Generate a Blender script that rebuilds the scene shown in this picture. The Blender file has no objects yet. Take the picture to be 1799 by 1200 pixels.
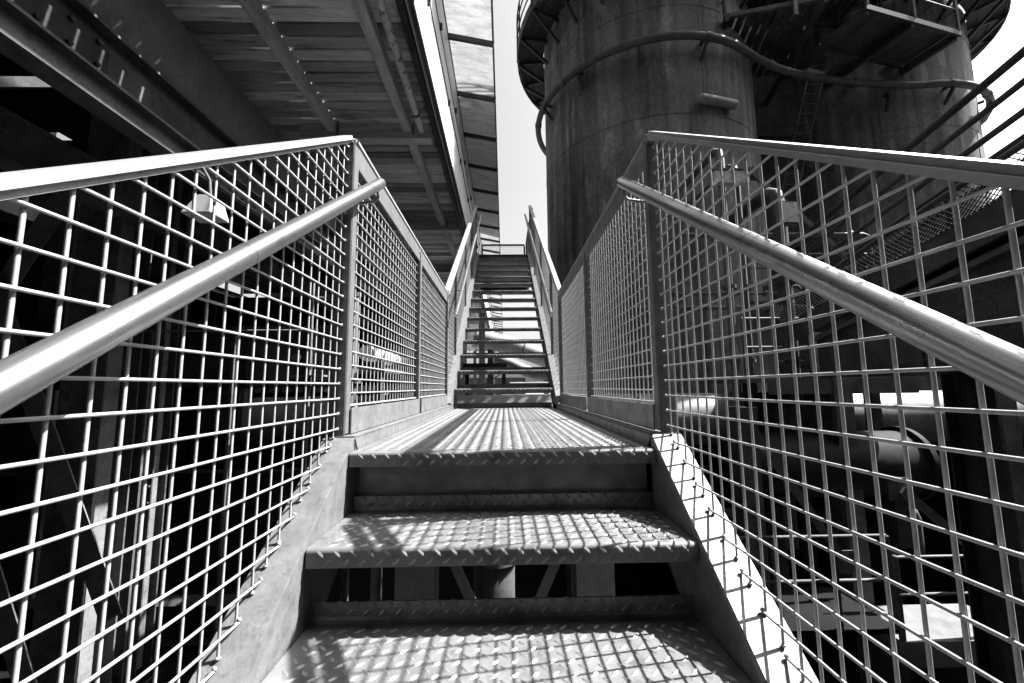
import bpy, bmesh, math, random
from mathutils import Vector, Matrix
random.seed(7)
R = math.radians
sc = bpy.context.scene
col = sc.collection

# ------------------------------------------------------------------ camera
# (camera solved from the landing, treads and posts: 14.2 mm lens, pitched up 6.5 deg)
CAM = Vector((0.0041, 0.0, 0.2041))
PITCH, YAW, ROLL, FPX = 0.1130, 0.0196, -0.0097, 711.9
cd = bpy.data.cameras.new('camera')
cam = bpy.data.objects.new('camera', cd)
col.objects.link(cam)
cd.sensor_fit = 'HORIZONTAL'
cd.sensor_width = 36.0
cd.lens = FPX / 1799.0 * 36.0
cd.clip_start = 0.02
cd.clip_end = 3000
cam.matrix_world = (Matrix.Translation(CAM) @ Matrix.Rotation(-YAW, 4, 'Z') @
                    Matrix.Rotation(math.pi / 2 + PITCH, 4, 'X') @ Matrix.Rotation(ROLL, 4, 'Z'))
sc.camera = cam

# ------------------------------------------------------------------ sky, sun, exposure (black-and-white picture)
SUN = Vector((0.76, 0.13, 1.0)).normalized()      # direction towards the sun
SUN_EL = math.asin(SUN.z)
SUN_AZ = math.atan2(SUN.x, SUN.y)                 # clockwise from +Y
w = bpy.data.worlds.new('World')
sc.world = w
w.use_nodes = True
nt = w.node_tree
bg = nt.nodes['Background']
sky = nt.nodes.new('ShaderNodeTexSky')
sky.sky_type = 'NISHITA'
sky.sun_disc = False
sky.sun_elevation = SUN_EL
sky.sun_rotation = SUN_AZ
sky.dust_density = 5.0
sky.air_density = 1.0
bw = nt.nodes.new('ShaderNodeRGBToBW')
nt.links.new(sky.outputs[0], bw.inputs[0])
nt.links.new(bw.outputs[0], bg.inputs[0])
bg.inputs[1].default_value = 0.08
sd = bpy.data.lights.new('sun', 'SUN')
sd.energy = 5.0
sd.angle = R(0.5)
sun = bpy.data.objects.new('sun', sd)
col.objects.link(sun)
sun.rotation_euler = (-SUN).to_track_quat('-Z', 'Y').to_euler()
sun.location = SUN * 60
sc.view_settings.view_transform = 'Standard'
sc.view_settings.look = 'None'
sc.view_settings.gamma = 1
sc.view_settings.exposure = 2.05
sc.cycles.use_denoising = True
sc.cycles.caustics_reflective = False
sc.cycles.blur_glossy = 0.5
sc.cycles.max_bounces = 7
sc.cycles.diffuse_bounces = 2
sc.cycles.glossy_bounces = 3
sc.cycles.sample_clamp_indirect = 4.0

# ------------------------------------------------------------------ materials (all grey)
def g(v): return (v, v, v, 1)

def mat(name, lo, hi, rough=0.6, metal=0.0, scale=3.0, stretch=(1, 1, 1), detail=6.0,
        rand=0.0, bump=0.0, bscale=60.0, fine=0.0, spec=0.5, rvar=0.0, spots=0.0, contrast=(0.3, 0.7)):
    """grey Principled material: world-position noise between lo and hi, optional per-object
    variation, fine grain, dark spots and small relief"""
    m = bpy.data.materials.new(name)
    m.use_nodes = True
    n, l = m.node_tree.nodes, m.node_tree.links
    b = n['Principled BSDF']
    geo = n.new('ShaderNodeNewGeometry')
    oi = n.new('ShaderNodeObjectInfo')
    mp = n.new('ShaderNodeMapping')
    mp.inputs['Scale'].default_value = stretch
    off = n.new('ShaderNodeVectorMath'); off.operation = 'MULTIPLY_ADD'
    off.inputs[1].default_value = (17.3, 9.1, 5.7)
    l.new(oi.outputs['Random'], off.inputs[0])
    if rand:
        l.new(geo.outputs['Position'], off.inputs[2])
        l.new(off.outputs[0], mp.inputs[0])
    else:
        l.new(geo.outputs['Position'], mp.inputs[0])
    nz = n.new('ShaderNodeTexNoise')
    nz.inputs['Scale'].default_value = scale
    nz.inputs['Detail'].default_value = detail
    nz.inputs['Roughness'].default_value = 0.62
    l.new(mp.outputs[0], nz.inputs['Vector'])
    mr = n.new('ShaderNodeMapRange')
    mr.inputs['From Min'].default_value = contrast[0]
    mr.inputs['From Max'].default_value = contrast[1]
    mr.inputs['To Min'].default_value = lo
    mr.inputs['To Max'].default_value = hi
    l.new(nz.outputs['Fac'], mr.inputs['Value'])
    cur = mr.outputs[0]
    if fine:
        nf = n.new('ShaderNodeTexNoise')
        nf.inputs['Scale'].default_value = scale * 14
        nf.inputs['Detail'].default_value = 3
        l.new(mp.outputs[0], nf.inputs['Vector'])
        mf = n.new('ShaderNodeMapRange')
        mf.inputs['From Min'].default_value = 0.25
        mf.inputs['From Max'].default_value = 0.75
        mf.inputs['To Min'].default_value = 1 - fine
        mf.inputs['To Max'].default_value = 1 + fine
        l.new(nf.outputs['Fac'], mf.inputs['Value'])
        mm = n.new('ShaderNodeMath'); mm.operation = 'MULTIPLY'
        l.new(cur, mm.inputs[0]); l.new(mf.outputs[0], mm.inputs[1])
        cur = mm.outputs[0]
    if rand:
        mo = n.new('ShaderNodeMapRange')
        mo.inputs['To Min'].default_value = 1 - rand
        mo.inputs['To Max'].default_value = 1 + rand
        l.new(oi.outputs['Random'], mo.inputs['Value'])
        mm = n.new('ShaderNodeMath'); mm.operation = 'MULTIPLY'
        l.new(cur, mm.inputs[0]); l.new(mo.outputs[0], mm.inputs[1])
        cur = mm.outputs[0]
    if spots:
        ns = n.new('ShaderNodeTexNoise')
        ns.inputs['Scale'].default_value = scale * 3.1
        ns.inputs['Detail'].default_value = 8
        l.new(mp.outputs[0], ns.inputs['Vector'])
        ms = n.new('ShaderNodeMapRange')
        ms.inputs['From Min'].default_value = 0.56
        ms.inputs['From Max'].default_value = 0.66
        ms.inputs['To Min'].default_value = 1
        ms.inputs['To Max'].default_value = 1 - spots
        l.new(ns.outputs['Fac'], ms.inputs['Value'])
        mm = n.new('ShaderNodeMath'); mm.operation = 'MULTIPLY'
        l.new(cur, mm.inputs[0]); l.new(ms.outputs[0], mm.inputs[1])
        cur = mm.outputs[0]
    l.new(cur, b.inputs['Base Color'])
    b.inputs['Metallic'].default_value = metal
    b.inputs['Specular IOR Level'].default_value = spec
    if rvar:
        mq = n.new('ShaderNodeMapRange')
        mq.inputs['From Min'].default_value = 0.3
        mq.inputs['From Max'].default_value = 0.7
        mq.inputs['To Min'].default_value = rough + rvar
        mq.inputs['To Max'].default_value = max(0.05, rough - rvar)
        l.new(nz.outputs['Fac'], mq.inputs['Value'])
        l.new(mq.outputs[0], b.inputs['Roughness'])
    else:
        b.inputs['Roughness'].default_value = rough
    if bump:
        nb = n.new('ShaderNodeTexNoise')
        nb.inputs['Scale'].default_value = bscale
        nb.inputs['Detail'].default_value = 4
        l.new(mp.outputs[0], nb.inputs['Vector'])
        bp = n.new('ShaderNodeBump')
        bp.inputs['Strength'].default_value = bump
        bp.inputs['Distance'].default_value = 0.01
        l.new(nb.outputs['Fac'], bp.inputs['Height'])
        l.new(bp.outputs[0], b.inputs['Normal'])
    return m

def translucent(name, lo, hi, frac, scale, stretch):
    m = mat(name, lo, hi, 0.7, scale=scale, stretch=stretch, rand=0.10, spots=0.25)
    n, l = m.node_tree.nodes, m.node_tree.links
    b = n['Principled BSDF']
    tr = n.new('ShaderNodeBsdfTranslucent')
    l.new(b.inputs['Base Color'].links[0].from_socket, tr.inputs['Color'])
    mx = n.new('ShaderNodeMixShader')
    mx.inputs[0].default_value = frac
    l.new(b.outputs[0], mx.inputs[1])
    l.new(tr.outputs[0], mx.inputs[2])
    l.new(mx.outputs[0], n['Material Output'].inputs['Surface'])
    return m

def rust_mat(name, lo, hi):
    """blotchy rusted plate: broad patches, narrow vertical runs, isotropic grain"""
    m = mat(name, lo, hi, .72, scale=.55, detail=9, fine=.0, spec=.3, bump=.35, bscale=9, contrast=(.30, .70))
    n, l = m.node_tree.nodes, m.node_tree.links
    b = n['Principled BSDF']
    cur = b.inputs['Base Color'].links[0].from_socket
    geo = [q for q in n if q.type == 'NEW_GEOMETRY'][0]
    for st, sc_, f0, f1, t0, t1 in (((2.0, 2.0, .05), 2.0, .38, .62, .70, 1.30), ((1, 1, .8), 13.0, .35, .65, .78, 1.22), ((1.5, 1.5, .35), 2.2, .57, .63, 1.0, 1.55), ((1.6, 1.6, .10), 2.6, .58, .66, 1.0, .55)):
        mp = n.new('ShaderNodeMapping'); mp.inputs['Scale'].default_value = st
        l.new(geo.outputs['Position'], mp.inputs[0])
        nz = n.new('ShaderNodeTexNoise'); nz.inputs['Scale'].default_value = sc_; nz.inputs['Detail'].default_value = 7
        l.new(mp.outputs[0], nz.inputs['Vector'])
        mr = n.new('ShaderNodeMapRange')
        for k, v in (('From Min', f0), ('From Max', f1), ('To Min', t0), ('To Max', t1)): mr.inputs[k].default_value = v
        l.new(nz.outputs['Fac'], mr.inputs['Value'])
        mm = n.new('ShaderNodeMath'); mm.operation = 'MULTIPLY'
        l.new(cur, mm.inputs[0]); l.new(mr.outputs[0], mm.inputs[1]); cur = mm.outputs[0]
    l.new(cur, b.inputs['Base Color'])
    return m

M = {}
M['galv'] = mat('galvanised_steel', .09, .17, .5, .15, scale=14, fine=.10, rvar=.10, bump=.06, bscale=90, spots=.10)
M['galv_plate'] = mat('galvanised_plate', .10, .20, .48, .15, scale=16, fine=.14, rvar=.10, bump=.08, bscale=120, spots=.22)
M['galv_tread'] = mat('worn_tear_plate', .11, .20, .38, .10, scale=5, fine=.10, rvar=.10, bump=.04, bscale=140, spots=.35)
M['tear'] = mat('worn_raised_tear', .17, .26, .32, .2, scale=6, fine=.1)
M['tread_shade'] = mat('shaded_tear_plate', .055, .12, .5, .05, scale=5, fine=.12, rvar=.08, spots=.4)  # far flight's copy of the tread plate, darkened to stand for shade
M['galv_rail'] = mat('galvanised_rail', .26, .38, .42, .2, scale=9, fine=.08, rvar=.08, spots=.12)
M['wire'] = mat('galvanised_wire', .30, .42, .45, .2, scale=25, fine=.1, spots=.12)
M['tube'] = mat('worn_handrail_steel', .20, .40, .30, .88, scale=5, stretch=(12, .5, .5), fine=.10, rvar=.07, spots=.25)
M['wood'] = mat('weathered_board', .30, .60, .85, scale=1.3, stretch=(.5, 3.5, 3.5), fine=.2, rand=.7, bump=.3, bscale=14, spots=.45)
M['timber'] = mat('timber_joist', .34, .66, .85, scale=2.6, stretch=(9, .9, 9), fine=.3, rand=.2, bump=.3, bscale=18, spots=.3)
M['timber_x'] = mat('timber_crossbeam', .4, .75, .85, scale=2.6, stretch=(.9, 9, 9), fine=.3, rand=.2, bump=.3, bscale=18, spots=.3)
M['white'] = mat('white_sheet', .62, .76, .5, scale=1.4, stretch=(1, 1, .4), fine=.05, rand=.04)
M['eave'] = translucent('translucent_panel', .15, .27, .5, 2.0, (.8, 5, 5))
M['rust'] = rust_mat('rusted_shell_plate', .055, .17)
M['rust2'] = mat('shade_darkened_rusted_plate', .006, .026, .75, spec=.15, scale=1.0, stretch=(1.5, 1.5, .16), fine=.45, spots=.35, bump=.25, bscale=14, contrast=(.32, .72))  # the drum's rust, base colour darkened to stand for its shadow
M['pipe_dark'] = mat('dark_flaking_pipe', .02, .06, .7, spec=.2, scale=3.5, stretch=(1, 1, 1), fine=.45, bump=.4, bscale=22, spots=.3)
M['main'] = mat('flaking_gas_main', .08, .15, .5, spec=.45, scale=5, fine=.25, bump=.3, bscale=26, spots=.2)
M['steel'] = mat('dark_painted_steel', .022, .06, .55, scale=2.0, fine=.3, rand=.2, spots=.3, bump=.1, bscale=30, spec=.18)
M['steel_mid'] = mat('grey_painted_steel', .05, .13, .6, scale=3.0, fine=.25, rand=.2, spots=.35, spec=.25)
M['black'] = mat('near_black_steel', .003, .009, .75, scale=1.4, fine=.3, rand=.2, spec=.08)  # near-black; also serves plates that stand in for deep shade
M['brace'] = mat('dull_painted_brace', .10, .20, .6, scale=3.0, fine=.2, rand=.15, spots=.3, spec=.3)
M['pale'] = mat('pale_pipe_paint', .13, .22, .55, scale=3.0, fine=.08, spots=.30, bump=.05)
M['pale_worn'] = mat('worn_pale_paint', .42, .66, .6, scale=6.0, fine=.1, spots=.75)
M['concrete'] = mat('bare_concrete', .09, .16, .9, scale=2.0, fine=.15, spots=.2, bump=.1)
M['ground'] = mat('gritty_yard_ground', .15, .23, .95, scale=.6, fine=.4, spots=.4, spec=.05)

# ------------------------------------------------------------------ mesh helpers
class MB:
    def __init__(s): s.v = []; s.f = []; s.s = []
    def add(s, vs, fs, smooth=False):
        o = len(s.v)
        s.v += [tuple(p) for p in vs]
        for f in fs:
            s.f.append(tuple(i + o for i in f)); s.s.append(smooth)
        return s
    def box(s, c, d, rot=None):
        c = Vector(c); h = Vector(d) * .5
        vs = []
        for x in (-1, 1):
            for y in (-1, 1):
                for z in (-1, 1):
                    p = Vector((x * h.x, y * h.y, z * h.z))
                    if rot is not None: p = rot @ p
                    vs.append(c + p)
        return s.add(vs, [(0, 1, 3, 2), (4, 6, 7, 5), (0, 4, 5, 1), (2, 3, 7, 6), (0, 2, 6, 4), (1, 5, 7, 3)])
    def bb(s, x0, x1, y0, y1, z0, z1):
        return s.box(((x0 + x1) / 2, (y0 + y1) / 2, (z0 + z1) / 2), (abs(x1 - x0), abs(y1 - y0), abs(z1 - z0)))
    def bar(s, a, b, wd, h, up=(0, 0, 1)):
        a, b = Vector(a), Vector(b); t = (b - a).normalized()
        side = t.cross(Vector(up))
        if side.length < 1e-4: side = t.cross(Vector((1, 0, 0)))
        side.normalize(); u = side.cross(t).normalized()
        vs = []
        for p in (a, b):
            for i, j in ((-1, -1), (1, -1), (1, 1), (-1, 1)):
                vs.append(p + side * (i * wd / 2) + u * (j * h / 2))
        return s.add(vs, [(3, 2, 1, 0), (4, 5, 6, 7), (0, 1, 5, 4), (1, 2, 6, 5), (2, 3, 7, 6), (3, 0, 4, 7)])
    def tube(s, pts, r, n=10, cap=True):
        pts = [Vector(p) for p in pts]; k = len(pts)
        rr = r if isinstance(r, (list, tuple)) else [r] * k
        vs = []; prev = None
        for i, p in enumerate(pts):
            t = (pts[min(i + 1, k - 1)] - pts[max(i - 1, 0)]).normalized()
            if prev is None:
                a = t.cross(Vector((0, 0, 1)))
                if a.length < 1e-3: a = t.cross(Vector((1, 0, 0)))
            else:
                a = prev - t * prev.dot(t)
            a.normalize(); prev = a; bb = t.cross(a)
            for j in range(n):
                q = 2 * math.pi * j / n
                vs.append(p + (a * math.cos(q) + bb * math.sin(q)) * rr[i])
        fs = []
        for i in range(k - 1):
            for j in range(n):
                fs.append((i * n + j, i * n + (j + 1) % n, (i + 1) * n + (j + 1) % n, (i + 1) * n + j))
        s.add(vs, fs, True)
        if cap:
            s.add(vs[:n], [tuple(reversed(range(n)))])
            s.add(vs[-n:], [tuple(range(n))])
        return s
    def ibeam(s, a, b, wd, h, t=.014, up=(0, 0, 1)):
        a, b = Vector(a), Vector(b); d = (b - a).normalized()
        side = d.cross(Vector(up))
        if side.length < 1e-4: side = d.cross(Vector((1, 0, 0)))
        side.normalize(); u = side.cross(d).normalized()
        o = u * (h / 2 - t / 2)
        s.bar(a + o, b + o, wd, t, up); s.bar(a - o, b - o, wd, t, up)
        return s.bar(a, b, t, h - 2 * t, up)
    def arc(s, c, r, z0, z1, t, a0, a1, n=64):
        """ring segment wall between radii r and r+t"""
        vs = []
        for i in range(n + 1):
            q = a0 + (a1 - a0) * i / n
            for rr in (r, r + t):
                for z in (z0, z1):
                    vs.append((c[0] + rr * math.cos(q), c[1] + rr * math.sin(q), z))
        fs = []
        for i in range(n):
            o = i * 4; p = o + 4
            fs += [(o, o + 1, p + 1, p), (o + 2, p + 2, p + 3, o + 3), (o + 1, o + 3, p + 3, p + 1), (o, p, p + 2, o + 2)]
        s.add(vs, fs)
        if abs(a1 - a0) < 6.28:
            s.add(vs[:4], [(0, 2, 3, 1)]); s.add(vs[-4:], [(0, 1, 3, 2)])
        return s
    def blob(s, c, r, sq=(1, 1, 1)):
        n, k = 6, 4; vs = []; fs = []
        for i in range(1, k):
            th = math.pi * i / k
            for j in range(n):
                q = 2 * math.pi * j / n
                e = 1 + random.uniform(-.2, .2)
                vs.append((c[0] + sq[0] * r * e * math.sin(th) * math.cos(q), c[1] + sq[1] * r * e * math.sin(th) * math.sin(q), c[2] + sq[2] * r * e * math.cos(th)))
        vs += [(c[0], c[1], c[2] + r * sq[2]), (c[0], c[1], c[2] - r * sq[2])]
        T = len(vs) - 2
        for j in range(n):
            fs.append((T, j, (j + 1) % n)); fs.append((T + 1, (k - 2) * n + (j + 1) % n, (k - 2) * n + j))
            for i in range(k - 2):
                fs.append((i * n + j, (i + 1) * n + j, (i + 1) * n + (j + 1) % n, i * n + (j + 1) % n))
        return s.add(vs, fs, True)
    def mesh(s, name, m, bevel=0):
        me = bpy.data.meshes.new(name)
        me.from_pydata(s.v, [], s.f)
        me.polygons.foreach_set('use_smooth', s.s)
        if bevel:
            b = bmesh.new(); b.from_mesh(me)
            bmesh.ops.remove_doubles(b, verts=b.verts, dist=1e-6)
            bmesh.ops.bevel(b, geom=b.edges[:], offset=bevel, segments=2, affect='EDGES', clamp_overlap=True)
            b.to_mesh(me); b.free()
        me.materials.append(M[m])
        me.update()
        return me

def link(name, me, parent=None, loc=None):
    o = bpy.data.objects.new(name, me)
    col.objects.link(o)
    if loc is not None: o.location = loc
    if parent is not None:
        o.parent = parent
        if parent.parent is None: o.matrix_parent_inverse = Matrix.Translation(-parent.location)
    return o

def part(name, mb, m, parent, bevel=0, stuff=False, label=None):
    o = link(name, mb.mesh(name, m, bevel), parent)
    if stuff: o['kind'] = 'stuff'
    if label: o['label'] = label
    return o

def tag(o, label, cat, group=None):
    o['label'] = label; o['category'] = cat
    if group: o['group'] = group
    return o

def thing(name, label, cat, at=(0, 0, 0), group=None):
    o = bpy.data.objects.new(name, None)
    col.objects.link(o)
    o.location = at
    o.empty_display_size = .2
    return tag(o, label, cat, group)

def single(name, mb, m, label, cat, group=None, bevel=0):
    return tag(link(name, mb.mesh(name, m, bevel)), label, cat, group)

def struct(name, mb, m):
    o = link(name, mb.mesh(name, m)); o['kind'] = 'structure'; return o

# ------------------------------------------------------------------ ground
GZ = -6.0
struct('ground', MB().bb(-900, 900, -500, 1500, GZ - .5, GZ), 'ground')
struct('yard_pavement', MB().bb(-1.0, 40, 26, 140, GZ, GZ + .05), 'concrete')

# ------------------------------------------------------------------ tear-plate pattern
PX, PY = .042, .021
def lens(mb, o, ex, ey, ez, ang, L=.030, W=.0092, H=.0030):
    """one raised tear: a low ridge with pointed ends, 10 triangles"""
    c, s_ = math.cos(ang), math.sin(ang)
    a = ex * c + ey * s_; b = -ex * s_ + ey * c
    P = [(-.5, 0, 0), (-.2, -.5, 0), (.2, -.5, 0), (.5, 0, 0), (.2, .5, 0), (-.2, .5, 0), (-.2, 0, 1), (.2, 0, 1)]
    vs = [o + a * (x * L) + b * (y * W) + ez * (z * H) for x, y, z in P]
    mb.add(vs, [(0, 1, 6), (1, 2, 7, 6), (2, 3, 7), (3, 4, 7), (4, 5, 6, 7), (5, 0, 6)], False)

def tears(mb, x0, x1, l0, l1, org, ey, ez):
    ex = Vector((1, 0, 0)); ey = Vector(ey); ez = Vector(ez); org = Vector(org)
    r0, r1 = math.ceil(l0 / PY), math.floor(l1 / PY)
    for j in range(r0, r1 + 1):
        k0 = math.ceil(x0 / PX - .5 * (j % 2)); k1 = math.floor(x1 / PX - .5 * (j % 2))
        for i in range(k0, k1 + 1):
            x = (i + .5 * (j % 2)) * PX
            lens(mb, org + ex * x + ey * (j * PY), ex, ey, ez, R(42) if j % 2 else R(-42))
    return mb

T = .006
def tread_profile(depth):
    # (y from nose, z) outer side, from the nose's lower lip over the top to the rear upstand
    pts = [(0, -.046), (0, -.012)]
    for k in range(1, 6):
        q = math.pi - k * math.pi / 10
        pts.append((.012 + .012 * math.cos(q), -.012 + .012 * math.sin(q)))
    pts += [(depth - .012, 0), (depth - .004, .004), (depth, .012), (depth, .046)]
    return pts

def tread_mesh(depth, hw):
    P = tread_profile(depth); mb = MB(); n = len(P); vs = []
    for i, (y, z) in enumerate(P):
        a = P[max(i - 1, 0)]; b = P[min(i + 1, n - 1)]
        t = Vector((b[0] - a[0], b[1] - a[1])).normalized()
        nn = Vector((t.y, -t.x)) * T                   # towards the underside
        for x in (-hw, hw):
            vs.append((x, y, z)); vs.append((x, y + nn.x, z + nn.y))
    fs = []
    for i in range(n - 1):
        o = i * 4; p = o + 4
        fs += [(o, o + 2, p + 2, p), (o + 1, p + 1, p + 3, o + 3), (o, p, p + 1, o + 1), (o + 2, o + 3, p + 3, p + 2)]
    fs += [(0, 1, 3, 2), ((n - 1) * 4, (n - 1) * 4 + 2, (n - 1) * 4 + 3, (n - 1) * 4 + 1)]
    return mb.add(vs, fs)

def tread_tears(depth, hw):
    mb = MB()
    tears(mb, -hw + .02, hw - .02, .02, depth - .025, (0, 0, 0), (0, 1, 0), (0, 0, 1))
    tears(mb, -hw + .02, hw - .02, .02, .043, (0, 0, -.0545), (0, 0, 1), (0, -1, 0))
    tears(mb, -hw + .02, hw - .02, .02, .043, (0, depth - .0002, -.0015), (0, 0, 1), (0, -1, 0))
    return mb

# ------------------------------------------------------------------ near flight, landing, far flight
Y0, Y1 = 1.350, 4.075          # landing: front nose and foot of the far flight
RI, GO = .1953, .2704          # near flight
UR, UG = .1955, .2875          # far flight
S1 = RI / GO; S2 = UR / UG
HW = .497
def zf(y): return S1 * (y - 1.335)                  # near stringer top
def zr(y, s=1): return 1.131 + .010 * s + .710 * (y - 1.413)        # near top rail centre
def zt(y, s=1): return (.938 + .692 * (y - 1.413)) if s > 0 else (.930 + .709 * (y - 1.413))          # near handrail tube
def uf(y): return S2 * (y - 4.075) + .208           # far stringer top
def ur(y): return 1.125 + S2 * (y - 3.95)
def ut(y): return .915 + S2 * (y - 3.93)

def channel(mb, s, a, b, h, wd=.104, t=.008):
    """U-channel: web on the tread side (x = s*0.5), flanges turned outwards; a, b = top-edge points (y, z)"""
    (ya, za), (yb, zb) = a, b
    d = Vector((0, yb - ya, zb - za)).normalized(); up = Vector((1, 0, 0)).cross(d)
    if up.z < 0: up = -up
    A, B = Vector((0, ya, za)), Vector((0, yb, zb))
    xw = s * (.5 + t / 2); xf = s * (.5 + wd / 2)
    mb.bar(A + Vector((xf, 0, 0)) - up * t / 2, B + Vector((xf, 0, 0)) - up * t / 2, wd, t, up)
    mb.bar(A + Vector((xf, 0, 0)) - up * (h - t / 2), B + Vector((xf, 0, 0)) - up * (h - t / 2), wd, t, up)
    mb.bar(A + Vector((xw, 0, 0)) - up * h / 2, B + Vector((xw, 0, 0)) - up * h / 2, t, h - 2 * t, up)
    return mb

low = thing('stair_flight', 'short galvanised steel stair of tear-plate treads leading up to the landing', 'stairs', (0, -.6, -1.5), 'steel stair flights')
for s in (-1, 1):
    part('stringer', channel(MB(), s, (-.85, zf(-.85)), (1.395, zf(1.395)), .25), 'galv_plate', low, bevel=.0025)
DEP = .318
tm = tread_mesh(DEP, HW).mesh('tread', 'galv_tread')
tt = tread_tears(DEP, HW).mesh('raised_tears', 'tear')
tm2 = tread_mesh(DEP, HW).mesh('tread', 'tread_shade')
tt2 = tread_tears(DEP, HW).mesh('raised_tears', 'tread_shade')
def put_tread(parent, y, z, a=None, b=None):
    o = link('tread', a or tm, parent, (0, y, z))
    p = bpy.data.objects.new('raised_tears', b or tt); col.objects.link(p)
    p.parent = o; p['kind'] = 'stuff'
    return o
for k in range(1, 8):
    put_tread(low, Y0 - GO * k, -RI * k)
for k in range(1, 8):
    for s in (-1, 1):          # end plates that hold each tread to the stringer
        y, z = Y0 - GO * k, -RI * k
        part('bracket_plate', MB().bb(s * .4905, s * .4965, y + .07, y + .27, z - .075, z - .008), 'galv', low)

lan = thing('landing_platform', 'galvanised landing floored with raised tear plate between the two stair flights', 'landing', (0, 2.7, -.2), 'steel landings of the stair')
mb = MB()
P = [(Y0, -.046), (Y0, -.012)]
for k in range(1, 6):
    q = math.pi - k * math.pi / 10
    P.append((Y0 + .012 + .012 * math.cos(q), -.012 + .012 * math.sin(q)))
P.append((Y1 + .12, 0))
vs = []
for i, (y, z) in enumerate(P):
    a = P[max(i - 1, 0)]; b = P[min(i + 1, len(P) - 1)]
    t = Vector((b[0] - a[0], b[1] - a[1])).normalized(); nn = Vector((t.y, -t.x)) * T
    for x in (-HW, HW): vs.append((x, y, z)); vs.append((x, y + nn.x, z + nn.y))
fs = []
for i in range(len(P) - 1):
    o = i * 4; p = o + 4
    fs += [(o, o + 2, p + 2, p), (o + 1, p + 1, p + 3, o + 3), (o, p, p + 1, o + 1), (o + 2, o + 3, p + 3, p + 2)]
fs += [(0, 1, 3, 2), (len(P) * 4 - 4, len(P) * 4 - 2, len(P) * 4 - 1, len(P) * 4 - 3)]
mb.add(vs, fs)
fl = part('floor_plate', mb, 'galv_tread', lan)
mb = tears(MB(), -HW + .02, HW - .02, Y0 + .02, Y1 + .1, (0, 0, 0), (0, 1, 0), (0, 0, 1))
tears(mb, -HW + .02, HW - .02, .02, .043, (0, Y0, -.0545), (0, 0, 1), (0, -1, 0))
p = part('raised_tears', mb, 'tear', fl, stuff=True)
for s in (-1, 1):
    part('side_channel', channel(MB(), s, (1.40, .046), (4.20, .046), .24), 'galv_plate', lan, bevel=.0025)
    part('corner_bolt', MB().tube([(s * .478, Y0 - .006, -.036), (s * .478, Y0 + .02, -.036)], .009, 8), 'galv', lan)
part('riser_plate', MB().bb(-.49, .49, Y0 + .075, Y0 + .083, -.212, -.008), 'galv', lan)
part('rear_upstand', MB().bb(-.49, .49, Y1 + .121, Y1 + .127, -.004, .05), 'galv_tread', lan)
part('end_beam', MB().bb(-.49, .49, Y1 + .13, Y1 + .138, -.2, -.004), 'galv', lan)
for y in (2.1, 2.9, 3.6):
    part('cross_beam', MB().bb(-.49, .49, y, y + .06, -.13, -.009), 'galv', lan)

up = thing('stair_flight', 'long steep steel stair of thin treads climbing from the landing to the upper platform', 'stairs', (0, 4.1, 0), 'steel stair flights')
for s in (-1, 1):
    part('stringer', channel(MB(), s, (3.86, uf(3.86)), (8.16, uf(8.16)), .25), 'galv_plate', up)
for k in range(1, 15):
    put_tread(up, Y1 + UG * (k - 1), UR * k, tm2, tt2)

top = thing('landing_platform', 'upper steel platform at the head of the long stair beside the timber gallery', 'landing', (0, 9.3, 2.7), 'steel landings of the stair')
PZ = UR * 15
part('floor_plate', MB().bb(-.6, .6, 8.10, 10.6, PZ - .01, PZ), 'galv_tread', top)
part('front_beam', MB().bb(-.6, .6, 8.13, 8.14, PZ - .18, PZ - .012), 'galv', top)
for s in (-1, 1):
    part('side_beam', MB().bb(s * .6, s * .66, 8.2, 10.6, PZ - .2, PZ + .02), 'galv', top)
part('back_beam', MB().bb(-.6, .6, 10.53, 10.59, PZ - .2, PZ - .012), 'galv', top)

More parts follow.
